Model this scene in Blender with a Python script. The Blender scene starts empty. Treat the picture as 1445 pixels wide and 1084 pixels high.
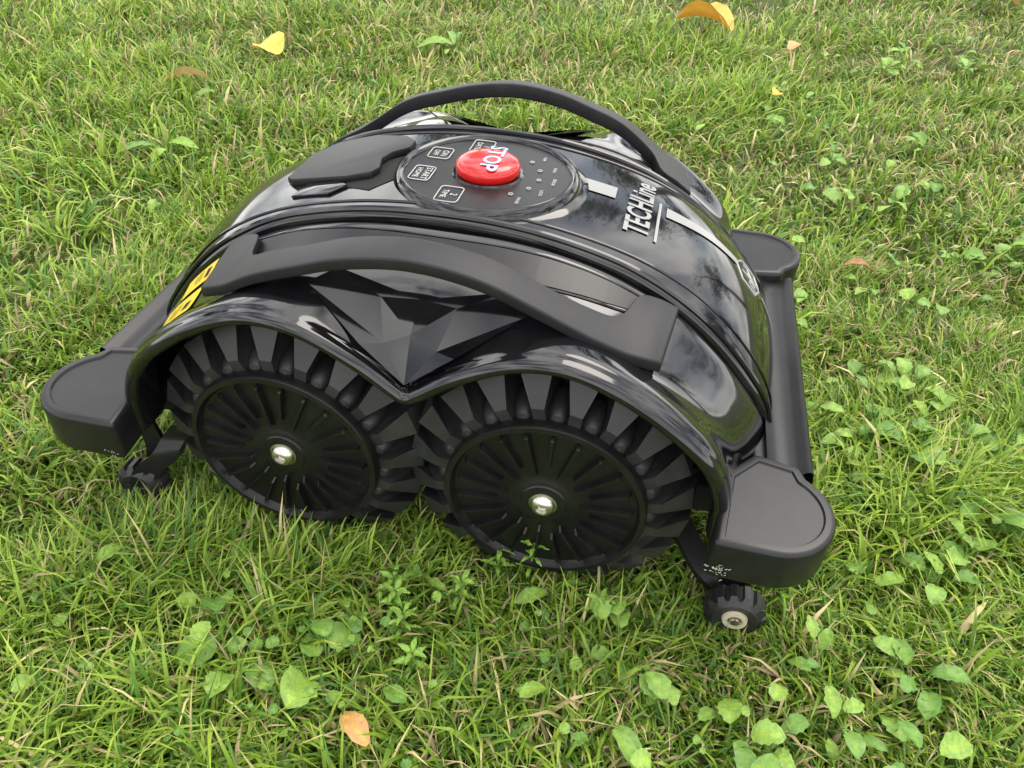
import bpy, bmesh, math, random
import numpy as np
from mathutils import Vector, Matrix
from mathutils.bvhtree import BVHTree
random.seed(7); rng=np.random.default_rng(11)
S=0.081; GZ=-1.45; YM=2.6
sc=bpy.context.scene
def W(p): return (p[0]*S,p[1]*S,(p[2]-GZ)*S)
# ---------------------------------------------------------------- materials
def mat(name,col,rough=.5,coat=0,metal=0,spec=.5,bump=0,bscale=400,dust=0,dcol=(.25,.24,.2)):
    m=bpy.data.materials.new(name);m.use_nodes=True;nt=m.node_tree;b=nt.nodes["Principled BSDF"]
    b.inputs["Base Color"].default_value=(*col,1);b.inputs["Roughness"].default_value=rough
    b.inputs["Coat Weight"].default_value=coat;b.inputs["Coat Roughness"].default_value=.02
    b.inputs["Metallic"].default_value=metal;b.inputs["Specular IOR Level"].default_value=spec
    tc=nt.nodes.new("ShaderNodeTexCoord")
    if dust:
        n=nt.nodes.new("ShaderNodeTexNoise");n.inputs["Scale"].default_value=22;n.inputs["Detail"].default_value=6;n.inputs["Roughness"].default_value=.7
        nt.links.new(tc.outputs["Object"],n.inputs["Vector"])
        r=nt.nodes.new("ShaderNodeMapRange");r.inputs[1].default_value=.45;r.inputs[2].default_value=.8;r.inputs[3].default_value=0;r.inputs[4].default_value=dust
        nt.links.new(n.outputs["Fac"],r.inputs[0])
        mx=nt.nodes.new("ShaderNodeMix");mx.data_type='RGBA';mx.inputs[6].default_value=(*col,1);mx.inputs[7].default_value=(*dcol,1)
        nt.links.new(r.outputs[0],mx.inputs[0]);nt.links.new(mx.outputs[2],b.inputs["Base Color"])
        r2=nt.nodes.new("ShaderNodeMath");r2.operation='MULTIPLY_ADD';r2.inputs[1].default_value=.8;r2.inputs[2].default_value=rough
        nt.links.new(r.outputs[0],r2.inputs[0]);nt.links.new(r2.outputs[0],b.inputs["Roughness"])
    if bump:
        n=nt.nodes.new("ShaderNodeTexNoise");n.inputs["Scale"].default_value=bscale;n.inputs["Detail"].default_value=3
        nt.links.new(tc.outputs["Object"],n.inputs["Vector"])
        bp=nt.nodes.new("ShaderNodeBump");bp.inputs["Strength"].default_value=bump;bp.inputs["Distance"].default_value=.001
        nt.links.new(n.outputs["Fac"],bp.inputs["Height"]);nt.links.new(bp.outputs[0],b.inputs["Normal"])
    return m
M_gloss=mat("gloss_black_plastic",(.005,.005,.006),.08,.35,dust=.03)
M_semi=mat("satin_black_plastic",(.008,.008,.009),.33,spec=.4,dust=.05,bump=.05,bscale=900)
M_matte=mat("textured_black_plastic",(.012,.012,.014),.42,spec=.4,bump=.25,bscale=2200,dust=.05)
M_rubber=mat("black_rubber",(.019,.019,.020),.42,spec=.5,dust=.12,bump=.1,bscale=700)
M_disc=mat("wheel_disc_plastic",(.006,.006,.006),.34,spec=.4,dust=.04,bump=.08,bscale=900)
M_dark=mat("dark_interior",(.004,.004,.004),.8)
M_red=mat("red_plastic",(.60,.008,.006),.22,.4)
M_white=mat("white_print",(.5,.5,.48),.4)
M_grey=mat("grey_print",(.30,.30,.29),.3)
M_blue=mat("blue_print",(.34,.45,.75),.4)
M_yellow=mat("yellow_label",(.72,.50,.02),.4)
M_steel=mat("bolt_steel",(.62,.59,.52),.28,metal=1)
M_beige=mat("beige_hub",(.55,.50,.36),.5)
# ---------------------------------------------------------------- helpers
root=bpy.data.objects.new("robot_lawn_mower",None);sc.collection.objects.link(root)
def obj(name,V,Fc,m,parent=root,smooth=True,sharp=35,world=True):
    me=bpy.data.meshes.new(name);me.from_pydata([W(p) for p in V] if world else V,[],Fc)
    me.materials.append(m);me.validate();me.update()
    bm=bmesh.new();bm.from_mesh(me);bmesh.ops.recalc_face_normals(bm,faces=bm.faces);bm.to_mesh(me);bm.free()
    if smooth:
        me.polygons.foreach_set("use_smooth",[True]*len(me.polygons))
        me.set_sharp_from_angle(angle=math.radians(sharp))
    o=bpy.data.objects.new(name,me);sc.collection.objects.link(o)
    if parent: o.parent=parent
    return o
def bmobj(name,bm,m,**k):
    bm.verts.ensure_lookup_table()
    for i,v in enumerate(bm.verts): v.index=i
    V=[v.co[:] for v in bm.verts];Fc=[[v.index for v in f.verts] for f in bm.faces];bm.free()
    return obj(name,V,Fc,m,**k)
def bevel(bm,w,seg=2,ang=30):
    es=[e for e in bm.edges if len(e.link_faces)==2 and e.calc_face_angle(0)>math.radians(ang)]
    bmesh.ops.bevel(bm,geom=es,offset=w,segments=seg,profile=.5,affect='EDGES',clamp_overlap=True)
def prism(name,out,z0,z1,m,bev=.05,inset=0,depth=0,seg=3):
    bm=bmesh.new();a=[bm.verts.new((x,y,z1)) for x,y in out];f=bm.faces.new(a)
    b=[bm.verts.new((x,y,z0)) for x,y in out];bm.faces.new(b[::-1]);n=len(out)
    for i in range(n): bm.faces.new((a[i],b[i],b[(i+1)%n],a[(i+1)%n]))
    bmesh.ops.recalc_face_normals(bm,faces=bm.faces)
    if bev: bevel(bm,bev,seg)
    if inset:
        bm.faces.ensure_lookup_table();f=max([q for q in bm.faces if q.normal.z>.9],key=lambda q:q.calc_area())
        bmesh.ops.inset_region(bm,faces=[f],thickness=inset,depth=0)
        bmesh.ops.inset_region(bm,faces=[f],thickness=.015,depth=depth)
    return bmobj(name,bm,m)
def catmull(P,n):
    P=np.array(P,float);E=np.vstack([2*P[0]-P[1],P,2*P[-1]-P[-2]]);out=[]
    for i in range(len(P)-1):
        a,b,c,d=E[i:i+4]
        for k in range(n):
            t=k/n;out.append(.5*(2*b+(c-a)*t+(2*a-5*b+4*c-d)*t*t+(3*b-a-3*c+d)*t**3))
    out.append(P[-1]);return np.array(out)
def grid(G):
    R,C=G.shape[:2];V=G.reshape(-1,3).tolist()
    Fc=[(r*C+c,r*C+c+1,(r+1)*C+c+1,(r+1)*C+c) for r in range(R-1) for c in range(C-1)]
    return V,Fc
def tube(P,rad,n=8,closed=False):
    P=[Vector(p) for p in P];V=[];Fc=[];N=len(P)
    for i,p in enumerate(P):
        t=(P[(i+1)%N]-P[i-1]) if closed else (P[min(i+1,N-1)]-P[max(i-1,0)])
        t.normalize();a=t.cross(Vector((0,1,0)))
        if a.length<.1:a=t.cross(Vector((0,0,1)))
        a.normalize();b=t.cross(a)
        for k in range(n):
            an=2*math.pi*k/n;V.append((p+a*math.cos(an)*rad+b*math.sin(an)*rad)[:])
    for i in range(N if closed else N-1):
        for k in range(n):
            j=(i+1)%N;Fc.append((i*n+k,i*n+(k+1)%n,j*n+(k+1)%n,j*n+k))
    return V,Fc
def merge(parts):
    V=[];Fc=[]
    for v,f in parts:
        o=len(V);V+=list(v);Fc+=[tuple(i+o for i in q) for q in f]
    return V,Fc
def mirY(p): return (p[0],2*YM-p[1],p[2])
# ---------------------------------------------------------------- hood
rid=[(3.52,-.02),(3.40,.42),(3.12,.80),(2.72,1.22),(2.26,1.57),(1.68,1.87),(.85,2.07),(0,2.12)]
mid=[(3.58,.0),(3.50,.5),(3.24,1.0),(2.86,1.41),(2.42,1.70),(1.75,1.93),(.9,2.09),(0,2.15)]
def full(p): return [(-x,z) for x,z in p]+[(x,z) for x,z in p[-2::-1]]
RID=catmull(full(rid),8);MID=catmull(full(mid),8)
HY0=1.42;HY1=2*YM-HY0
def hoodrow(y):
    q=(y-HY0)/(HY1-HY0);b=max(0,1-(2*q-1)**2)**.8
    P=RID*(1-b)+MID*b
    return P
rows=[]
for q in np.linspace(0,1,33):
    y=HY0+.05+q*(HY1-HY0-.10);P=hoodrow(y);rows.append(np.column_stack([P[:,0],np.full(len(P),y),P[:,1]]))
def drop(y,k):
    P=hoodrow(HY0+.05 if y<YM else HY1-.05)
    return np.column_stack([P[:,0]*(1-k*.3),np.full(len(P),y),P[:,1]-k])
rows=[drop(HY0,.25),drop(HY0,.04),drop(HY0+.015,.015)]+rows+[drop(HY1-.015,.015),drop(HY1,.04),drop(HY1,.25)]
HV,HF=grid(np.array(rows));obj("hood",HV,HF,M_gloss,sharp=60)
hoodB=BVHTree.FromPolygons([Vector(v) for v in HV],HF)
# ---------------------------------------------------------------- fenders
A=[(0,1.03),(.14,1.10),(.47,1.34),(.97,1.59),(1.45,1.64),(1.94,1.47),(2.41,1.17),(2.77,.83),(2.95,.45),(3.0,-.05)]
C=[(0,1.70),(.16,1.71),(.5,1.77),(1.0,1.83),(1.5,1.72),(2.02,1.47),(2.49,1.16),(2.87,.82),(3.08,.45),(3.14,-.05)]
D=[(0,1.88),(.16,1.88),(.55,1.89),(1.05,1.87),(1.58,1.75),(2.15,1.48),(2.62,1.13),(3.0,.77),(3.25,.41),(3.33,-.05)]
E=[(0,2.03),(.16,2.03),(.6,2.02),(1.1,1.96),(1.66,1.81),(2.24,1.53),(2.71,1.17),(3.09,.77),(3.37,.39),(3.48,-.05)]
def fl(p): return np.array([(-x,z) for x,z in p[::-1]]+[(x,z) for x,z in p[1:]])
fA=fl(A);tg=np.gradient(fA,axis=0);nn=np.column_stack([-tg[:,1],tg[:,0]]);nn/=np.linalg.norm(nn,axis=1)[:,None]
def rw(P,y): return np.column_stack([P[:,0],np.full(len(P),y),P[:,1]])
cage=[rw(fA-nn*.07,.35),rw(fA-nn*.08,.10),rw(fA-nn*.06,-.01),rw(fA,-.05),rw(fA+nn*.06,-.01),rw(fA+nn*.08,.06),rw(fA+nn*.105,.16),
      rw(fl(C),.55),rw(fl(D),.95),rw(fl(E),1.30),rw(fl(E)*[.995,1]+[0,-.05],1.36),rw(fl(E)*[.98,1]+[0,-.4],1.37)]
cg=np.array(cage)
g1=np.array([catmull(r,6) for r in cg])
g2=np.array([catmull(g1[:,c],5) for c in range(g1.shape[1])]).transpose(1,0,2)
FV,FF=grid(g2)
obj("side_fender_near",FV,FF,M_gloss,sharp=60);obj("side_fender_far",[mirY(v) for v in FV],FF,M_gloss,sharp=60)
fenB=BVHTree.FromPolygons([Vector(v) for v in FV],FF)
def onsurf(B,x,y,off=.012):
    h=B.ray_cast(Vector((x,y,6)),Vector((0,0,-1)))
    if h[0] is None: return (x,y,1)
    n=h[1] if h[1].z>0 else -h[1]
    return (h[0]+n*off)[:]
def patchgeo(B,corners,n=10,off=.012,k=None):
    c=[Vector(p) for p in corners];k=k or n;G=np.zeros((n+1,k+1,3))
    for i in range(n+1):
        for j in range(k+1):
            u=i/n;v=j/k;p=c[0]*(1-u)*(1-v)+c[1]*u*(1-v)+c[2]*u*v+c[3]*(1-u)*v
            G[i,j]=onsurf(B,p.x,p.y,off)
    return grid(G)
def patch(name,B,corners,m,n=10,off=.012,k=None,mir=False):
    V,Fc=patchgeo(B,corners,n,off,k)
    if mir:V=[mirY(v) for v in V]
    return obj(name,V,Fc,m)
for nm,y,r in (("hood_bead",HY0+.07,.035),("hood_bead_inner",HY0+.25,.014)):
    parts=[]
    for yy in (y,2*YM-y):
        P=hoodrow(yy);parts.append(tube([(a,yy,b+r*.3) for a,b in P[4:-4]],r))
    obj(nm,*merge(parts),M_gloss)
def surfline(B,pts,rad,off=.0,n=8):
    c=catmull([(x,y,0) for x,y in pts],n);return tube([onsurf(B,p[0],p[1],off) for p in c],rad,6)
ya_=[(-2.12,1.12),(-1.75,.98),(-1.2,.9),(-.4,.86),(.4,.86),(1.2,.9),(1.75,.98),(2.12,1.12)]
l1=surfline(fenB,ya_,.016);l2=surfline(fenB,[(x,1.26) for x in np.linspace(-2.1,2.1,9)],.014)
l3=surfline(fenB,[(-1.95,1.03),(-2.0,1.1),(-2.1,1.26)],.016);l4=surfline(fenB,[(1.95,1.03),(2.0,1.1),(2.1,1.26)],.016)
obj("fender_panel_trim",*merge([l1,l2,l3,l4,([mirY(v) for v in l1[0]],l1[1])]),M_gloss)
pp=[]
for i in range(12):
    x0=-1.95+i*3.9/12;x1=x0+3.9/12
    fy_=lambda x:np.interp(x,[p[0] for p in ya_],[p[1] for p in ya_])+.02
    pp.append(patchgeo(fenB,[(x0,fy_(x0)),(x1,fy_(x1)),(x1,1.24),(x0,1.24)],4,.008))
obj("fender_panel",*merge(pp),M_semi)
# ---------------------------------------------------------------- star facets
def star(mirror=False):
    f=(lambda p:mirY(p)) if mirror else (lambda p:p)
    V=[(-1.02,.40,1.86),(0,-.0,1.19),(1.02,.40,1.86),(0,.24,1.58),(0,.55,1.76),(-.44,.10,1.50),(.44,.10,1.50),(-.80,.62,1.93),(.80,.62,1.93),(-.36,.50,1.76),(.36,.50,1.76),(-.25,.20,1.47),(.25,.20,1.47)]
    Fc=[(0,5,11,9),(5,1,3,11),(11,3,9),(2,10,12,6),(6,12,3,1),(12,10,3),(0,9,7),(2,8,10),(9,3,4),(3,10,4),(7,9,4),(8,4,10)]
    V=[f(v) for v in V];return V,Fc
obj("star_facets_near",*star(),M_gloss,smooth=False);obj("star_facets_far",*star(True),M_gloss,smooth=False)
# ---------------------------------------------------------------- handles
hs=[((0,.27,2.32),(0,.58,2.37)),((.6,.28,2.23),(.58,.59,2.29)),((1.1,.32,2.01),(1.07,.64,2.07)),((1.55,.37,1.78),(1.5,.72,1.85)),
    ((1.85,.42,1.64),(1.78,.84,1.73)),((1.96,.44,1.60),(1.93,1.24,1.72)),((2.1,.47,1.56),(2.12,1.32,1.67)),((2.22,.52,1.51),(2.32,1.36,1.57))]
def lz(p): 
    k=.09*math.exp(-((p[0]-1.5)/.5)**2);return (-p[0],p[1],p[2]+k)
L=[(lz(a),lz(b)) for a,b in hs[::-1]]+hs[1:]
o=catmull([a for a,b in L],6);i_=catmull([b for a,b in L],6)
def handle(mir):
    bm=bmesh.new();ring=[]
    for a,b in zip(o,i_):
        a=Vector(a);b=Vector(b);dn=Vector((0,0,-.18 if mir else -.12))
        if mir:
            k=(.15 if a.x>0 else .09)*math.exp(-((abs(a.x)-1.45)/.55)**2)+.03;a.z+=k;b.z+=k
        pts=[a,b,b+dn,a+dn]
        if mir: pts=[Vector(mirY(p)) for p in pts]
        ring.append([bm.verts.new(p) for p in pts])
    for r,s in zip(ring[:-1],ring[1:]):
        for k in range(4): bm.faces.new((r[k],r[(k+1)%4],s[(k+1)%4],s[k]))
    bm.faces.new(ring[0]);bm.faces.new(ring[-1]);bmesh.ops.recalc_face_normals(bm,faces=bm.faces)
    bevel(bm,.03,3,50);return bm
bmobj("carry_handle_near",handle(False),M_matte);bmobj("carry_handle_far",handle(True),M_matte)
# ---------------------------------------------------------------- chassis + bumpers
prism("chassis",[(-2.5,1.1),(2.5,1.1),(2.5,4.1),(-2.5,4.1)],-.75,.95,M_dark,.1)
prism("chassis_end",[(-3.42,.55),(3.42,.55),(3.42,4.65),(-3.42,4.65)],-.3,.05,M_dark,.05)
arc=[(3.45+.56*math.cos(math.radians(a)),.15+.56*math.sin(math.radians(a))) for a in range(-90,56,6)]
lobe=[(2.92,-.40)]+arc+[(3.72,.75),(3.3,.84),(3.0,.5)]
def mo(l,sx,my): return [(sx*x,(2*YM-y) if my else y) for x,y in l]
for i,(sx,my) in enumerate(((1,0),(1,1),(-1,0),(-1,1))):
    prism("bumper_lobe_%d"%(i+1),mo(lobe,sx,my),-.12,.37,M_semi,.05,.05,-.02)
bar=[(3.3,.7),(3.80,.7),(3.87,.86),(3.87,2*YM-.86),(3.80,2*YM-.7),(3.3,2*YM-.7)]
for sx,nm in ((1,"bumper_bar_front"),(-1,"bumper_bar_rear")):
    prism(nm,mo(bar,sx,0),-.14,.22,M_semi,.05)
    G=[];ys=np.linspace(.74,2*YM-.74,40)
    for x,z in ((3.42,.34),(3.48,.27),(3.56,.235),(3.66,.235),(3.75,.26),(3.80,.31),(3.84,.325),(3.87,.30),(3.885,.2),(3.88,.05)):
        G.append([(sx*x,y,z) for y in ys])
    obj(nm+"_skin",*grid(np.array(G)),M_semi,sharp=50)
sc_=[]
for _ in range(40):
    x=random.gauss(3.02,.05);z=random.gauss(.02,.05);l=random.uniform(.003,.014);h=random.uniform(.002,.006);a=random.uniform(-.6,1.2)
    sc_.append(([(x-l,-.413,z-h-l*a),(x+l,-.413,z-h+l*a),(x+l*.6,-.413,z+h+l*a),(x-l,-.413,z+h-l*a)],[(0,1,2,3)]))
for _ in range(10):
    x=random.gauss(-3.05,.03);z=random.gauss(-.03,.02);l=random.uniform(.006,.015);sc_.append(([(x-l,-.413,z-.006),(x+l,-.413,z-.004),(x,-.413,z+.008)],[(0,1,2)]))
obj("bumper_scuffs",*merge(sc_),M_white,smooth=False)
# ---------------------------------------------------------------- wheels
def lathe(prof,n=96,c=(0,0,0)):
    V=[];Fc=[];m=len(prof)
    for k in range(n):
        a=2*math.pi*k/n
        for r,y in prof: V.append((c[0]+r*math.cos(a),c[1]+y,c[2]+r*math.sin(a)))
    for k in range(n):
        for j in range(m-1): Fc.append((k*m+j,k*m+j+1,((k+1)%n)*m+j+1,((k+1)%n)*m+j))
    return V,Fc
def wheel(cx,cz,phase,flip,name):
    fy=(lambda v:mirY(v)) if flip else (lambda v:v)
    e=bpy.data.objects.new(name,None);sc.collection.objects.link(e);e.parent=root
    def add(nm,parts,m,**k):
        V,Fc=merge(parts);obj(nm,[fy(v) for v in V],Fc,m,parent=e,**k)
    add("disc",[lathe([(0.001,-.0),(.26,-.0),(.28,.012),(.36,.03),(.90,.04),(.92,.01),(.935,-.035),(.985,-.03),(1.0,.0),(1.0,.14),(.9,.2)],128,(cx,0,cz))],M_disc,sharp=40)
    ribs=[]
    NR=22
    for i in range(NR):
        a=2*math.pi*(i+phase)/NR;er=Vector((math.cos(a),0,math.sin(a)));et=Vector((-math.sin(a),0,math.cos(a)));ey=Vector((0,1,0))
        r0=.46 if i%2 else .36;V=[];rr=[r0,r0+.04,.85,.88];hh=[.025,-.035,-.035,.025]
        for r,h in zip(rr,hh):
            w=.010+.010*(r-.35)
            for t,y in ((-w*1.8,.06),(-w,h),(w,h),(w*1.8,.06)): V.append((Vector((cx,0,cz))+er*r+et*t+ey*y)[:])
        Fc=[(j*4+k,j*4+k+1,j*4+k+5,j*4+k+4) for j in range(3) for k in range(3)]
        ribs.append((V,Fc))
    add("disc_ribs",ribs,M_disc,sharp=50)
    add("tread_drum",[lathe([(.9,.15),(1.0,.12),(1.03,.3),(1.03,1.05),(.7,1.1),(.001,1.1)],96,(cx,0,cz))],M_rubber)
    T=[];NT=20
    for row,(y0,ph) in enumerate(((.08,0),(.62,.5))):
        for i in range(NT):
            a=2*math.pi*(i+ph+phase)/NT;er=Vector((math.cos(a),0,math.sin(a)));et=Vector((-math.sin(a),0,math.cos(a)));ey=Vector((0,1,0));o_=Vector((cx,y0,cz))
            P=[(.98,.0,-.06),(.98,.0,.06),(.98,.52,.15),(.98,.52,-.15),(1.12,.0,-.06),(1.12,.0,.06),
               (1.41,.16,-.145),(1.41,.16,.145),(1.46,.50,.05),(1.46,.50,-.05)]
            sk=.05
            V=[(o_+er*(r)+ey*y+et*(t+sk*(r-1)*2))[:] for r,y,t in P]
            T.append((V,[(0,1,5,4),(4,5,7,6),(6,7,8,9),(3,9,8,2),(0,4,9,3),(4,6,9),(1,2,8,5),(5,8,7)]))
    add("tread_cleats",T,M_rubber,smooth=False)
    pt=[]
    for i in range(NT):
        a=2*math.pi*(i+.5+phase)/NT;c=Vector((cx+1.0*math.cos(a),.13,cz+1.0*math.sin(a)));er=Vector((math.cos(a),0,math.sin(a)));et=Vector((-math.sin(a),0,math.cos(a)));ey=Vector((0,1,0))
        V=[];n=12
        for u in range(6):
            th=math.pi*.5*u/5
            for w in range(n):
                q=2*math.pi*w/n
                V.append((c+ey*.28-ey*.33*math.sin(th)+er*.14*math.cos(th)**.7*math.cos(q)+et*.13*math.cos(th)**.7*math.sin(q))[:])
        Fc=[(u*n+w,u*n+(w+1)%n,(u+1)*n+(w+1)%n,(u+1)*n+w) for u in range(5) for w in range(n)];pt.append((V,Fc))
    add("tread_lugs",pt,M_rubber)
    add("hub_bolt",[lathe([(.055,-.062),(.058,-.10),(.085,-.092),(.115,-.065),(.125,-.03),(.14,-.025),(.145,.005)],48,(cx,0,cz)),lathe([(.001,-.06),(.057,-.06)],6,(cx,0,cz))],M_steel)
    add("hub_washer",[lathe([(.145,-.02),(.22,-.015),(.24,.01)],48,(cx,0,cz))],M_disc)
wheel(-1.35,0,.1,False,"wheel_1");wheel(1.35,0,.35,False,"wheel_2");wheel(-1.35,0,.2,True,"wheel_3");wheel(1.35,0,.0,True,"wheel_4")
# ---------------------------------------------------------------- casters
def caster(cx,cy,flip,nm,fl,hub=True):
    f=(lambda v:mirY(v)) if flip else (lambda v:v)
    e=bpy.data.objects.new(nm,None);sc.collection.objects.link(e);e.parent=root
    cz=-1.13;parts=[lathe([(.001,-.09),(.14,-.10),(.22,-.12),(.27,-.08),(.285,.1),(.22,.14),(.001,.14)],40,(cx,cy,cz))]
    for i in range(14):
        a=2*math.pi*i/14;er=Vector((math.cos(a),0,math.sin(a)));et=Vector((-math.sin(a),0,math.cos(a)));c=Vector((cx,cy,cz))
        V=[(c+er*r+et*t+Vector((0,y,0)))[:] for r,t,y in ((.25,-.05,-.1),(.25,.05,-.1),(.25,.05,.12),(.25,-.05,.12),(.31,-.03,-.05),(.31,.03,-.05),(.31,.03,.1),(.31,-.03,.1))]
        parts.append((V,[(4,5,6,7),(0,1,5,4),(1,2,6,5),(2,3,7,6),(3,0,4,7)]))
    V,Fc=merge(parts);obj("tyre",[f(v) for v in V],Fc,M_rubber,parent=e,sharp=30)
    if hub:
        V,Fc=merge([lathe([(.07,-.10),(.08,-.135),(.12,-.135),(.13,-.10)],32,(cx,cy,cz))]);obj("hub_ring",[f(v) for v in V],Fc,M_beige,parent=e)
        V,Fc=merge([lathe([(.001,-.15),(.045,-.15),(.06,-.10)],12,(cx,cy,cz))]);obj("axle_bolt",[f(v) for v in V],Fc,M_steel,parent=e)
    P=catmull([(cx,cy+.3,-.12),(cx+.04*fl,cy+.34,-.45),(cx-.05*fl,cy+.3,-.8),(cx,cy+.22,-1.15),(cx,cy+.16,-1.3)],6)
    bm=bmesh.new();prev=None
    for p in P:
        p=Vector(p);r=[bm.verts.new(p+Vector(d)) for d in ((-.13,-.02,0),(.13,-.02,0),(.13,.03,0),(-.13,.03,0))]
        if prev:
            for k in range(4): bm.faces.new((prev[k],prev[(k+1)%4],r[(k+1)%4],r[k]))
        else: bm.faces.new(r)
        prev=r
    bm.faces.new(prev)
    for v in bm.verts: v.co=Vector(f(v.co))
    bmobj("bracket",bm,M_semi,parent=e)
caster(3.42,.05,False,"caster_wheel_1",1);caster(-3.35,.15,False,"caster_wheel_2",-1,False);caster(3.42,.05,True,"caster_wheel_3",1);caster(-3.35,.1,True,"caster_wheel_4",-1)
def strip(name,pts,w,th,m):
    P=catmull(pts,6);bm=bmesh.new();prev=None
    for k_,p in enumerate(P):
        p=Vector(p);r=[bm.verts.new(p+Vector(d)) for d in ((-w,-w*.3,0),(w,w*.3,0),(w,w*.3,-th),(-w,-w*.3,-th))]
        if prev:
            for k in range(4): bm.faces.new((prev[k],prev[(k+1)%4],r[(k+1)%4],r[k]))
        else: bm.faces.new(r)
        prev=r
    bm.faces.new(prev);bmobj(name,bm,m)
strip("suspension_arm_1",[(-2.75,.35,-.25),(-2.9,.32,-.45),(-3.0,.2,-.62),(-3.2,.1,-.8),(-3.3,.05,-1.0)],.13,.08,M_semi)
strip("suspension_arm_2",[(2.6,.9,-.6),(2.85,.6,-.75),(3.1,.35,-.95),(3.35,.25,-1.1)],.12,.08,M_semi)
# ---------------------------------------------------------------- control panel
PC=(.14,2.50,2.16)
def disc(name,prof,m,c=PC,n=128):
    V=[];Fc=[];k_=len(prof)
    for k in range(n):
        a=2*math.pi*k/n
        for r,z in prof: V.append((c[0]+r*math.cos(a),c[1]+r*math.sin(a),c[2]+z))
    for k in range(n):
        for j in range(k_-1): Fc.append((k*k_+j,k*k_+j+1,((k+1)%n)*k_+j+1,((k+1)%n)*k_+j))
    return obj(name,V,Fc,m,sharp=45)
disc("panel_bezel",[(.88,.0),(.90,.03),(.93,.04),(.96,.02),(.99,-.03),(1.0,-.06),(1.03,-.07),(1.08,-.1),(1.10,-.25),(1.15,-.3)],M_gloss)
disc("panel_face",[(.001,-.005),(.5,-.005),(.89,-.005)],M_semi)
disc("panel_moat",[(.34,-.004),(.345,.012),(.37,.012),(.385,-.004)],M_gloss)
disc("stop_button",[(.001,.175),(.15,.172),(.25,.16),(.30,.14),(.335,.11),(.345,.07),(.34,.03),(.32,-.0)],M_red,n=96)
def text(name,s,size,m,place,bold=True):
    cu=bpy.data.curves.new(name,'FONT');cu.body=s;cu.size=1;cu.align_x='CENTER';cu.align_y='CENTER';cu.offset=.02 if bold else 0;cu.resolution_u=3
    t=bpy.data.objects.new(name+"_t",cu);sc.collection.objects.link(t)
    dg=bpy.context.evaluated_depsgraph_get();me=bpy.data.meshes.new_from_object(t.evaluated_get(dg))
    bm=bmesh.new();bm.from_mesh(me);bmesh.ops.triangulate(bm,faces=bm.faces)
    V=[place(v.co.x*size,v.co.y*size) for v in bm.verts];bm.verts.index_update();Fc=[[v.index for v in f.verts] for f in bm.faces];bm.free()
    bpy.data.objects.remove(t);return obj(name,V,Fc,m,smooth=False)
pz=PC[2]+.004
def pplace(cx,cy): return lambda u,v:(PC[0]+cx+v,PC[1]+cy-u,pz)
def rrect(cx,cy,w,h,t=.006):
    r=.04
    P=[]
    for sx,sy,a0 in ((1,1,0),(-1,1,90),(-1,-1,180),(1,-1,270)):
        for k in range(5):
            a=math.radians(a0+k*22.5);P.append((PC[0]+cx+sx*(w/2-r)+r*math.cos(a),PC[1]+cy+sy*(h/2-r)+r*math.sin(a),pz))
    return tube(P,t,4,True)
lab=[(-.62,.33,.24,.28,"ON","OFF"),(-.66,-.22,.22,.34,"START","HOME"),(-.25,-.62,.24,.34,"2","TIME"),(-.22,.64,.24,.34,"1","DATE")]
obj("button_outlines",*merge([rrect(a,b,w,h) for a,b,w,h,_,_ in lab]),M_white)
for i,(a,b,w,h,t1,t2) in enumerate(lab):
    text("button_label_%da"%i,t1,.10,M_white,pplace(a+.045,b),False);text("button_label_%db"%i,t2,.085,M_white,pplace(a-.05,b),False)
leds=[]
for i,aa in enumerate((-52,-28,-4,20,44)):
    a=math.radians(aa);c=(PC[0]+.56*math.cos(a),PC[1]+.56*math.sin(a),pz);P=[(c[0]+.022*math.cos(q),c[1]+.022*math.sin(q),pz) for q in np.linspace(0,2*math.pi,13)[:-1]]
    leds.append(tube(P,.005,4,True));
    text("led_label_%d"%i,["PAUSE","LOCK","ERROR","RAIN","WIFI"][i],.05,M_white,pplace(.72*math.cos(a),.72*math.sin(a)),False)
obj("led_rings",*merge(leds),M_white)
text("button_text","STOP",.26,M_blue,lambda u,v:(PC[0]+.05+v,PC[1]-u,PC[2]+.178-.9*max(0,math.hypot(u,v+.05)-.2)**2))
def slab(name,B,out,off0,off1,m,bev=.03):
    bm=bmesh.new();a=[];b=[]
    for x,y in out:
        p=onsurf(B,x,y,0);a.append(bm.verts.new((p[0],p[1],p[2]+off1)));b.append(bm.verts.new((p[0],p[1],p[2]+off0)))
    n=len(out);bm.faces.new(a);bm.faces.new(b[::-1])
    for i in range(n): bm.faces.new((a[i],b[i],b[(i+1)%n],a[(i+1)%n]))
    bmesh.ops.recalc_face_normals(bm,faces=bm.faces);bevel(bm,bev,2,50);return bmobj(name,bm,m)
lidout=[(-2.08,2.28),(-1.98,2.18),(-1.3,2.10),(-1.05,2.18),(-1.0,2.30),(-1.06,2.55),(-1.0,2.72),(-.84,2.86),(-.84,3.05),(-1.0,3.22),(-1.4,3.32),(-1.85,3.22),(-2.08,2.95)]
slab("service_lid",hoodB,lidout,.0,.085,M_matte,.02)
slab("lid_recess",hoodB,[(-1.3,2.0),(-.98,1.9),(-.80,2.15),(-.80,2.85),(-1.1,2.6),(-1.3,2.25)],-.05,.010,M_dark,.004)
slab("lid_latch",hoodB,[(-1.85,1.86),(-1.4,1.82),(-1.25,2.0),(-1.38,2.1),(-1.75,2.12)],.0,.035,M_gloss,.015)
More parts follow.
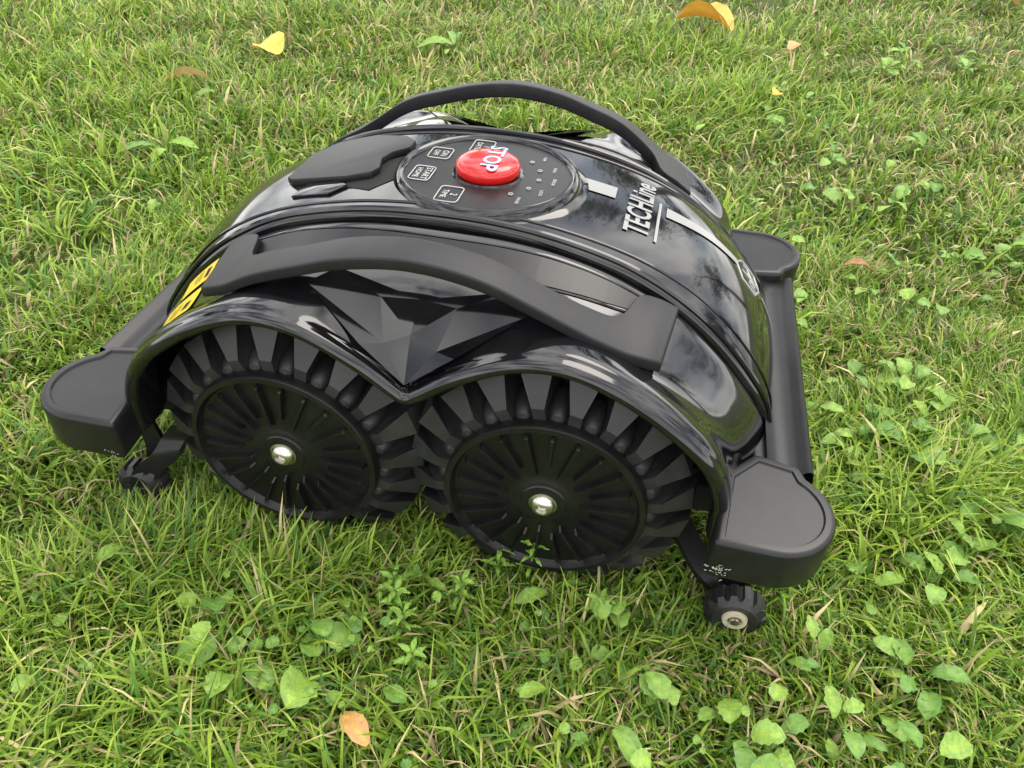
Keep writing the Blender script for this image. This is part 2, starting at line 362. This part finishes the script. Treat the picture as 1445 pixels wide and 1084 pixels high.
# ---------------------------------------------------------------- printed marks
patch("stripe_1",hoodB,[(1.13,2.62),(1.5,2.62),(1.5,2.88),(1.13,2.88)],M_grey)
patch("stripe_2",hoodB,[(2.06,2.64),(2.90,2.70),(2.90,2.82),(2.06,2.86)],M_grey,16)
patch("stripe_3",hoodB,[(3.26,2.72),(3.52,2.73),(3.52,2.76),(3.26,2.77)],M_grey,16)
patch("title_underline",hoodB,[(2.0-.03,2.05),(2.0,2.05),(2.0,2.9),(2.0-.03,2.9)],M_grey,3,k=24)
text("title_print","TECHLine",.36,M_grey,lambda u,v:onsurf(hoodB,1.79-v*1.0,2.66+u*.80,.014))
def mark(cx,cy,pts,r):
    P=[];
    for a,b in zip(pts[:-1],pts[1:]):
        for k in range(6):P.append(onsurf(hoodB,cx+a[0]+(b[0]-a[0])*k/6,cy+a[1]+(b[1]-a[1])*k/6,.0))
    P.append(onsurf(hoodB,cx+pts[-1][0],cy+pts[-1][1],.0));return tube(P,r,6)
hexa=[(-.17,0),(-.09,.22),(.08,.22),(.15,0),(.08,-.22),(-.09,-.22),(-.17,0)]
obj("emblem",*merge([mark(3.07,2.76,hexa,.016),mark(3.07,2.76,[(-.08,.14),(-.02,.14),(.04,.02),(.1,.02)],.014),mark(3.07,2.76,[(-.1,-.02),(.02,-.02),(.02,-.14),(.09,-.14)],.014),mark(3.07,2.76,[(-.02,.05),(.08,-.08)],.014)]),M_grey)
patch("warning_label_1",fenB,[(-2.45,1.02),(-2.85,1.0),(-2.87,1.26),(-2.45,1.27)],M_yellow,8)
patch("warning_label_2",fenB,[(-2.45,.55),(-2.93,.52),(-2.95,.90),(-2.47,.93)],M_yellow,8)
patch("warning_label_3",fenB,[(2.40,.85),(2.85,.85),(2.85,1.2),(2.40,1.2)],M_yellow,8,mir=True)
gl=[]
for x0,x1,y0,y1 in ((-2.62,-2.54,.66,.78),(-2.70,-2.69,.62,.84),(-2.74,-2.73,.62,.84),(-2.78,-2.77,.64,.80),(-2.82,-2.81,.62,.84),(-2.56,-2.50,1.08,1.2),(-2.63,-2.62,1.08,1.22),(-2.67,-2.66,1.08,1.22),(-2.71,-2.70,1.1,1.2)):
    gl.append(patchgeo(fenB,[(x0,y0),(x1,y0),(x1,y1),(x0,y1)],4,.016))
obj("warning_glyphs",*merge(gl),M_dark)
# ================================================================ GROUND
def attrmat(name,trans,rough,scale=0):
    m=bpy.data.materials.new(name);m.use_nodes=True;nt=m.node_tree;b=nt.nodes["Principled BSDF"];b.inputs["Roughness"].default_value=rough
    b.inputs["Specular IOR Level"].default_value=.4
    at=nt.nodes.new("ShaderNodeAttribute");at.attribute_name="col";out=at.outputs["Color"]
    if scale:
        n=nt.nodes.new("ShaderNodeTexNoise");n.inputs["Scale"].default_value=scale;n.inputs["Detail"].default_value=3;tc=nt.nodes.new("ShaderNodeTexCoord");nt.links.new(tc.outputs["Object"],n.inputs["Vector"])
        mr=nt.nodes.new("ShaderNodeMapRange");mr.inputs[3].default_value=.6;mr.inputs[4].default_value=1.4;nt.links.new(n.outputs["Fac"],mr.inputs[0])
        vm=nt.nodes.new("ShaderNodeVectorMath");vm.operation='SCALE';nt.links.new(out,vm.inputs[0]);nt.links.new(mr.outputs[0],vm.inputs["Scale"]);out=vm.outputs[0]
    nt.links.new(out,b.inputs["Base Color"])
    if trans:
        t=nt.nodes.new("ShaderNodeBsdfTranslucent");nt.links.new(out,t.inputs[0])
        mx=nt.nodes.new("ShaderNodeMixShader");mx.inputs[0].default_value=trans
        nt.links.new(b.outputs[0],mx.inputs[1]);nt.links.new(t.outputs[0],mx.inputs[2]);nt.links.new(mx.outputs[0],nt.nodes["Material Output"].inputs[0])
    return m
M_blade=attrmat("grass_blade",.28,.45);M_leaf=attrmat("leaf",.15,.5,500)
gm=bpy.data.materials.new("lawn_soil");gm.use_nodes=True;nt=gm.node_tree;b=nt.nodes["Principled BSDF"];b.inputs["Roughness"].default_value=.95
tc=nt.nodes.new("ShaderNodeTexCoord");n1=nt.nodes.new("ShaderNodeTexNoise");n1.inputs["Scale"].default_value=60;n1.inputs["Detail"].default_value=5;nt.links.new(tc.outputs["Object"],n1.inputs["Vector"])
cr=nt.nodes.new("ShaderNodeValToRGB");e=cr.color_ramp.elements;e[0].position=.3;e[0].color=(.03,.035,.012,1);e[1].position=.7;e[1].color=(.10,.13,.03,1);x=e.new(.85);x.color=(.2,.17,.08,1)
nt.links.new(n1.outputs["Fac"],cr.inputs[0]);nt.links.new(cr.outputs[0],b.inputs["Base Color"])
g=bpy.data.meshes.new("ground");g.from_pydata([(-150,-150,0),(150,-150,0),(150,150,0),(-150,150,0)],[],[(0,1,2,3)]);g.materials.append(gm)
go=bpy.data.objects.new("ground",g);sc.collection.objects.link(go)
def field(x,y,seed,f):
    r=np.random.default_rng(seed);v=0
    for k in range(7):
        a=r.uniform(0,2*np.pi);q=f*r.uniform(.6,1.9);v=v+np.sin((x*np.cos(a)+y*np.sin(a))*q+r.uniform(0,6.28))
    return v/7**.5/1.0
def blades(name,n,xr,yr,wid,lmul,seed):
    r=np.random.default_rng(seed);x=r.uniform(*xr,n);y=r.uniform(*yr,n)
    keep=~((np.abs(x)<3.0)&(y>.9)&(y<4.3));
    d=field(x,y,5,1.6)*.5+field(x,y,6,.5)*.5
    keep&=(r.random(n)<np.clip(.85+.35*d,.5,1));x=x[keep];y=y[keep];n=len(x)
    h=field(x,y,8,.55);h2=field(x,y,9,2.2)
    Lg=lmul*(.34+.46*r.random(n)**1.7)*(1+.25*h+.22*h2);Lg=np.clip(Lg,.2,1.6)
    under=(np.abs(x)<3.6)&(y>-.15)&(y<5.4);Lg=np.where(under,np.minimum(Lg,.48),Lg)
    hubf=(np.abs(x-3.42)<.45)&(y>-1.0)&(y<.1);Lg=np.where(hubf,np.minimum(Lg,.30),Lg)
    az=r.uniform(0,2*np.pi,n)+.0;az=np.where(r.random(n)<.35,field(x,y,12,.8)*2+r.normal(0,.5,n),az)
    p0=np.radians(r.uniform(35,88,n));bend=np.radians(r.uniform(10,95,n));
    w=wid*r.uniform(.4,1.3,n)
    pts=[np.stack([x,y,np.full(n,GZ)],1)];cur=pts[0]
    for k in range(3):
        ph=p0-bend*(k/2.)**1.2
        step=np.stack([np.cos(ph)*np.cos(az),np.cos(ph)*np.sin(az),np.sin(ph)],1)*(Lg/3)[:,None]
        cur=cur+step;cur[:,2]=np.maximum(cur[:,2],GZ+.03);pts.append(cur)
    tw=az+np.pi/2+r.normal(0,.5,n);side=np.stack([np.cos(tw),np.sin(tw),r.normal(0,.25,n)],1)
    Vs=[]
    for k,ww in enumerate((.8,1.0,.7)):
        Vs+= [pts[k]-side*(w*ww/2)[:,None],pts[k]+side*(w*ww/2)[:,None]]
    Vs.append(pts[3]);V=np.stack(Vs,1).reshape(-1,3)
    V=np.stack([V[:,0]*S,V[:,1]*S,(V[:,2]-GZ)*S],1)
    base=(np.arange(n)*7)[:,None]
    loops=(base+np.array([0,1,3,2, 2,3,5,4, 4,5,6])[None]).ravel()
    starts=((np.arange(n)*11)[:,None]+np.array([0,4,8])[None]).ravel()
    a=np.array([.14,.26,.022]);b_=np.array([.39,.53,.07]);c=np.array([.07,.16,.022]);dcol=np.array([.72,.58,.30])
    t=np.clip(r.normal(.44,.3,n)+.16*h,0,1)[:,None];col=a*(1-t)+b_*t
    q=(r.random(n)<.22)[:,None];col=np.where(q,c*(1+.6*t),col)
    yy=np.clip((y-3)/14,0,1);dry=(r.random(n)<(.11+.10*yy)*(1-.6*np.clip(h,-1,1)))[:,None];col=np.where(dry,dcol*r.uniform(.35,1.1,(n,1)),col)
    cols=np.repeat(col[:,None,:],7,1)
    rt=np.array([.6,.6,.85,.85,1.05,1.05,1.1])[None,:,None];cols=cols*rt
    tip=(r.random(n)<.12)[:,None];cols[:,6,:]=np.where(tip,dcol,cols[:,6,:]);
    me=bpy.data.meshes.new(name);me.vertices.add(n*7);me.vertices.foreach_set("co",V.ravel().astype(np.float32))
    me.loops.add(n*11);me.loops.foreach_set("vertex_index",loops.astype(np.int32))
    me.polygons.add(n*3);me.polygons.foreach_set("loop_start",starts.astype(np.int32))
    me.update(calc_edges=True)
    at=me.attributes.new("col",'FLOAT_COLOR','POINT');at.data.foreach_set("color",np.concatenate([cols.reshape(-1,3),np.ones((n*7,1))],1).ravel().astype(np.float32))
    me.polygons.foreach_set("use_smooth",np.ones(n*3,bool))
    me.materials.append(M_blade);o=bpy.data.objects.new(name,me);sc.collection.objects.link(o);return o
gr=bpy.data.objects.new("grass",None);sc.collection.objects.link(gr)
for o in (blades("blades_near",115000,(-7,9),(-4,8),.034,1.05,1),blades("blades_middle",90000,(-17,16),(-6,21),.044,1.1,2),blades("blades_far",110000,(-32,26),(0,44),.062,1.2,3)): o.parent=gr
# ---- weeds
WV=[];WF=[];WC=[]
def leaf(base,az,length,width,elev,col,shape='oval',cup=.15):
    o0=len(WV);d=Vector((math.cos(az)*math.cos(elev),math.sin(az)*math.cos(elev),math.sin(elev)));s=Vector((-math.sin(az),math.cos(az),0));u=s.cross(d)*-1
    if u.z<0:u=-u
    N=9;roll=random.uniform(-.45,.45);s=(s*math.cos(roll)+u*math.sin(roll));cup=cup*random.uniform(.3,3)
    for i in range(N+1):
        t=i/N
        if shape=='oval': w=math.sin(math.pi*min(1,t*.93+.05))**.75*(1+.07*(i%2))
        elif shape=='round': w=math.sqrt(max(0,1-(2*t-1)**2))*(1+.14*(i%2))
        else: w=math.sin(math.pi*t)**1.3
        w*=width/2;c=Vector(base)+d*(length*t)+u*(.10*length*math.sin(math.pi*t)-.16*length*t*t)
        for q in (-1,-.5,0,.5,1):
            k=(.8 if q==0 else 1)*random.uniform(.8,1.15);j=random.uniform(-.014,.014)*(abs(q)>0)
            ww=w*random.uniform(.88,1.06) if abs(q)==1 else w
            WV.append((c+s*ww*q+u*(cup*w*abs(q)+j))[:]);WC.append((col[0]*k*(1.5 if q==0 else 1),col[1]*k*(1.4 if q==0 else 1),col[2]*k,1))
    for i in range(N):
        for q in range(4): a=o0+i*5+q;WF.append((a,a+1,a+6,a+5))
def lcol(): 
    t=random.random();return (.12+.15*t,.26+.17*t,.05+.03*t)
def stem(a,b,r=.012):
    V,Fc=tube([a,b],r,4);o0=len(WV);WV.extend(V);WF.extend([tuple(i+o0 for i in f) for f in Fc]);WC.extend([(.2,.32,.08,1)]*len(V))
def rosette(x,y,n,L,wd,shape='oval',h=.38):
    if abs(x-3.42)<.55 and -1.1<y<.4: return
    for i in range(n):
        az=random.uniform(0,6.28);rr=random.uniform(.02,.28);z=GZ+h+random.uniform(-.12,.14);px=x+rr*math.cos(az);py=y+rr*math.sin(az)
        stem((x,y,GZ),(px,py,z));l=L*random.uniform(.5,1.0);leaf((px,py,z),az+random.uniform(-.4,.4),l,l*wd,random.uniform(-.15,.6),lcol(),shape)
big=[(-1.18,-1.57,4,.42,.85,'round'),(-.43,-1.46,4,.42,.85,'round'),(-2.91,-.59,1,.42,.5,'oval'),(-3.37,-1.1,1,.4,.5,'oval'),(-1.7,-1.17,3,.3,.8,'round'),(-1.32,-.76,1,.22,.9,'round'),(.64,-1.78,1,.36,.6,'oval'),(.23,-.37,3,.36,.5,'oval'),(1.56,-.13,2,.38,.5,'oval'),(2.36,-.62,5,.32,.8,'round'),(2.29,-1.44,2,.5,.4,'oval'),(4.21,-.47,5,.32,.6,'oval'),(4.31,-.89,6,.34,.6,'oval'),(6.34,1.98,4,.4,.9,'round'),(6.05,1.38,5,.36,.8,'round'),(5.63,3.0,7,.4,.75,'round'),(6.08,3.52,7,.4,.75,'round'),(4.92,2.95,6,.42,.6,'oval'),(5.85,4.37,6,.4,.8,'round'),(5.09,4.4,5,.38,.6,'oval'),(8.43,9.38,3,1.1,.35,'oval'),(6.43,10.4,6,.5,.6,'oval'),(10,20.3,6,.8,.5,'oval'),(-8.29,8.71,3,.9,.35,'oval'),(-4.6,17.6,6,1.1,.3,'oval'),(5.2,-.3,6,.36,.6,'round'),(5.6,.9,5,.34,.7,'oval'),(5.0,-1.2,6,.34,.7,'oval'),(3.4,-1.3,4,.3,.7,'round'),(1.7,-1.3,3,.28,.7,'round'),(4.7,.6,4,.34,.7,'round'),(4.0,-1.6,4,.3,.7,'oval'),(2.9,-1.3,4,.3,.7,'oval')]
for x,y,n,l,w,s in big: rosette(x,y,n,l,w,s)
for _ in range(130):
    x=random.uniform(4.2,15);y=random.uniform(-1,24)
    rosette(x,y,random.randint(1,5),random.uniform(.2,.42),random.uniform(.5,.85),random.choice(['oval','round']),.36)
for _ in range(50):
    x=random.uniform(-20,4);y=random.uniform(6,30)
    rosette(x,y,random.randint(1,3),random.uniform(.25,.5),random.uniform(.25,.6),'oval',.3)
for _ in range(60):
    x=random.uniform(-3.5,5);y=random.uniform(-2.4,-.5);rosette(x,y,random.randint(1,3),random.uniform(.10,.22),.8,'round',.33)
for x,y,h in ((1.25,.0,.75),(.9,-.0,.6),(.0,-.75,.6),(.15,-.95,.55),(.6,-.45,.55),(-.1,-.55,.5),(.35,-1.3,.5),(2.0,-.3,.5)):
    stem((x,y,GZ),(x+.05,y,GZ+h),.012)
    for lv in (.55,.8,1.0):
        for i in range(4): leaf((x+.05*lv,y,GZ+h*lv),i*1.57+lv*3+random.uniform(-.2,.2),.17*(1.2-.4*lv+.2),.055,.35,(.24,.42,.07),'lance')
me=bpy.data.meshes.new("broadleaf_weeds");me.from_pydata([W(v) for v in WV],[],WF);at=me.attributes.new("col",'FLOAT_COLOR','POINT');at.data.foreach_set("color",np.array(WC,np.float32).ravel());me.materials.append(M_leaf)
me.polygons.foreach_set("use_smooth",[True]*len(me.polygons));wo=bpy.data.objects.new("broadleaf_weeds",me);sc.collection.objects.link(wo)
def fallen(x,y,L,wd,az,col,z=.5):
    global WV,WF,WC
    WV=[];WF=[];WC=[];leaf((x-math.cos(az)*L/2,y-math.sin(az)*L/2,GZ+z),az,L,L*wd,random.uniform(-.05,.2),col,'oval',.3)
    me=bpy.data.meshes.new("fallen_leaf");me.from_pydata([W(v) for v in WV],[],WF);at=me.attributes.new("col",'FLOAT_COLOR','POINT');at.data.foreach_set("color",np.array(WC,np.float32).ravel());me.materials.append(M_leaf)
    me.polygons.foreach_set("use_smooth",[True]*len(me.polygons));sc.collection.objects.link(bpy.data.objects.new("fallen_leaf",me))
for a in ((-9.25,15.24,1.2,.75,2.6,(.85,.52,.10)),(-10.03,12.42,1.1,.45,.9,(.75,.5,.25)),(2.42,22.06,1.9,.8,2.7,(.85,.42,.07)),(13.0,29.7,2.0,.6,.2,(.8,.5,.2)),(.14,-2.09,.42,.5,2.5,(.6,.32,.12)),(5.48,7.46,.5,.4,.1,(.35,.18,.08)),(5.18,20.5,.7,.6,1.0,(.65,.35,.16)),(4.48,16.1,.4,.8,1.,(.8,.5,.08)),(-18.8,18.4,1,.4,.3,(.7,.5,.2)),(-7,25,.6,.6,.3,(.7,.5,.2)),(10.5,9.5,.4,.5,.3,(.35,.2,.08))): fallen(*a)
# ================================================================ TREES
bark=mat("bark",(.10,.075,.05),.9);TL=mat("tree_leaves",(.05,.09,.02),.6)
def tree(x,y,h,seed,name="broadleaf_tree"):
    r=random.Random(seed);e=bpy.data.objects.new(name,None);sc.collection.objects.link(e);e.location=(x,y,0)
    def taper(P,r0,r1):
        V=[];Fc=[];n=8
        for i,p in enumerate(P):
            rad=r0+(r1-r0)*i/(len(P)-1)
            for k in range(n):a=2*math.pi*k/n;V.append((p[0]+rad*math.cos(a),p[1]+rad*math.sin(a),p[2]))
        for i in range(len(P)-1):
            for k in range(n):Fc.append((i*n+k,i*n+(k+1)%n,(i+1)*n+(k+1)%n,(i+1)*n+k))
        return V,Fc
    parts=[taper([(0,0,0),(.05,.03,h*.3),(-.05,.1,h*.6),(0,0,h*.92)],h*.03,h*.006)];cl=[]
    for i in range(14):
        z=h*r.uniform(.25,.85);a=r.uniform(0,6.28);l=h*r.uniform(.18,.34)*(1.15-z/h*.6);end=(l*math.cos(a),l*math.sin(a),z+l*.5)
        parts.append(taper([(0,0,z),(end[0]*.5,end[1]*.5,z+l*.2),end],h*.011,h*.003));cl+= [(end,h*r.uniform(.07,.13)),((end[0]*.6,end[1]*.6,z+l*.35),h*r.uniform(.06,.11))]
    cl.append(((0,0,h*.93),h*.1));V,Fc=merge(parts);obj("trunk",V,Fc,bark,parent=e,world=False)
    V=[];Fc=[]
    for c,cr_ in cl:
        for _ in range(120):
            d=Vector((r.gauss(0,1),r.gauss(0,1),r.gauss(0,.8))).normalized()*cr_*r.random()**.4;p=Vector(c)+d
            a=Vector((r.gauss(0,1),r.gauss(0,1),r.gauss(0,1))).normalized();b2=a.orthogonal().normalized();s=h*.013*r.uniform(.7,1.5);k=len(V)
            V+= [(p+a*s)[:],(p+b2*s*.6)[:],(p-a*s)[:],(p-b2*s*.6)[:]];Fc.append((k,k+1,k+2,k+3))
    obj("crown",V,Fc,TL,parent=e,smooth=False,world=False)
for i,(x,y,h) in enumerate(((3,14,8.5),(9,10,7.5),(13,6,7.5),(-5,17,9),(15,0,8),(-14,8,8))): tree(x,y,h,i+3)
# ================================================================ LIGHT
w=bpy.data.worlds.new("World");sc.world=w;w.use_nodes=True;nt=w.node_tree;bg=nt.nodes["Background"]
el=math.radians(58);az=math.radians(35)
sky=nt.nodes.new("ShaderNodeTexSky");sky.sky_type='NISHITA';sky.sun_disc=False;sky.sun_elevation=el;sky.sun_rotation=az;sky.dust_density=2
tc=nt.nodes.new("ShaderNodeTexCoord");mp=nt.nodes.new("ShaderNodeMapping");mp.inputs["Scale"].default_value=(1,1,2.0);nt.links.new(tc.outputs["Generated"],mp.inputs[0])
n=nt.nodes.new("ShaderNodeTexNoise");n.inputs["Scale"].default_value=3.0;n.inputs["Detail"].default_value=4;n.inputs["Roughness"].default_value=.55;nt.links.new(mp.outputs[0],n.inputs["Vector"])
cr=nt.nodes.new("ShaderNodeMapRange");cr.inputs[1].default_value=.38;cr.inputs[2].default_value=.60;cr.inputs[3].default_value=.15;nt.links.new(n.outputs["Fac"],cr.inputs[0])
mx=nt.nodes.new("ShaderNodeMix");mx.data_type='RGBA';mx.inputs[7].default_value=(20.5,20.2,19.6,1);nt.links.new(cr.outputs[0],mx.inputs[0]);nt.links.new(sky.outputs[0],mx.inputs[6]);nt.links.new(mx.outputs[2],bg.inputs[0])
bg.inputs[1].default_value=.15
sl=bpy.data.lights.new("sun",'SUN');sl.energy=1.9;sl.angle=math.radians(34);sl.color=(1,.94,.84);so=bpy.data.objects.new("sun",sl);sc.collection.objects.link(so)
dv=Vector((math.sin(az)*math.cos(el),math.cos(az)*math.cos(el),math.sin(el)));so.rotation_euler=dv.to_track_quat('Z','Y').to_euler()
# ================================================================ CAMERA
pi_,ya,ro=[math.radians(a) for a in (39.45,10.97,2.63)]
f=Vector((-math.sin(ya)*math.cos(pi_),math.cos(ya)*math.cos(pi_),-math.sin(pi_)));r0=Vector((math.cos(ya),math.sin(ya),0));u0=r0.cross(f)
r=r0*math.cos(ro)+u0*math.sin(ro);u=-r0*math.sin(ro)+u0*math.cos(ro)
cd=bpy.data.cameras.new("camera");cd.sensor_width=36;cd.lens=36*1085/1445;cd.clip_start=.01;cd.clip_end=500
co=bpy.data.objects.new("camera",cd);sc.collection.objects.link(co)
mw=Matrix((r,u,-f)).transposed().to_4x4();mw.translation=Vector(W((1.961,-5.019,5.624)));co.matrix_world=mw;sc.camera=co
sc.view_settings.view_transform='Standard';sc.view_settings.look='None';sc.view_settings.exposure=0
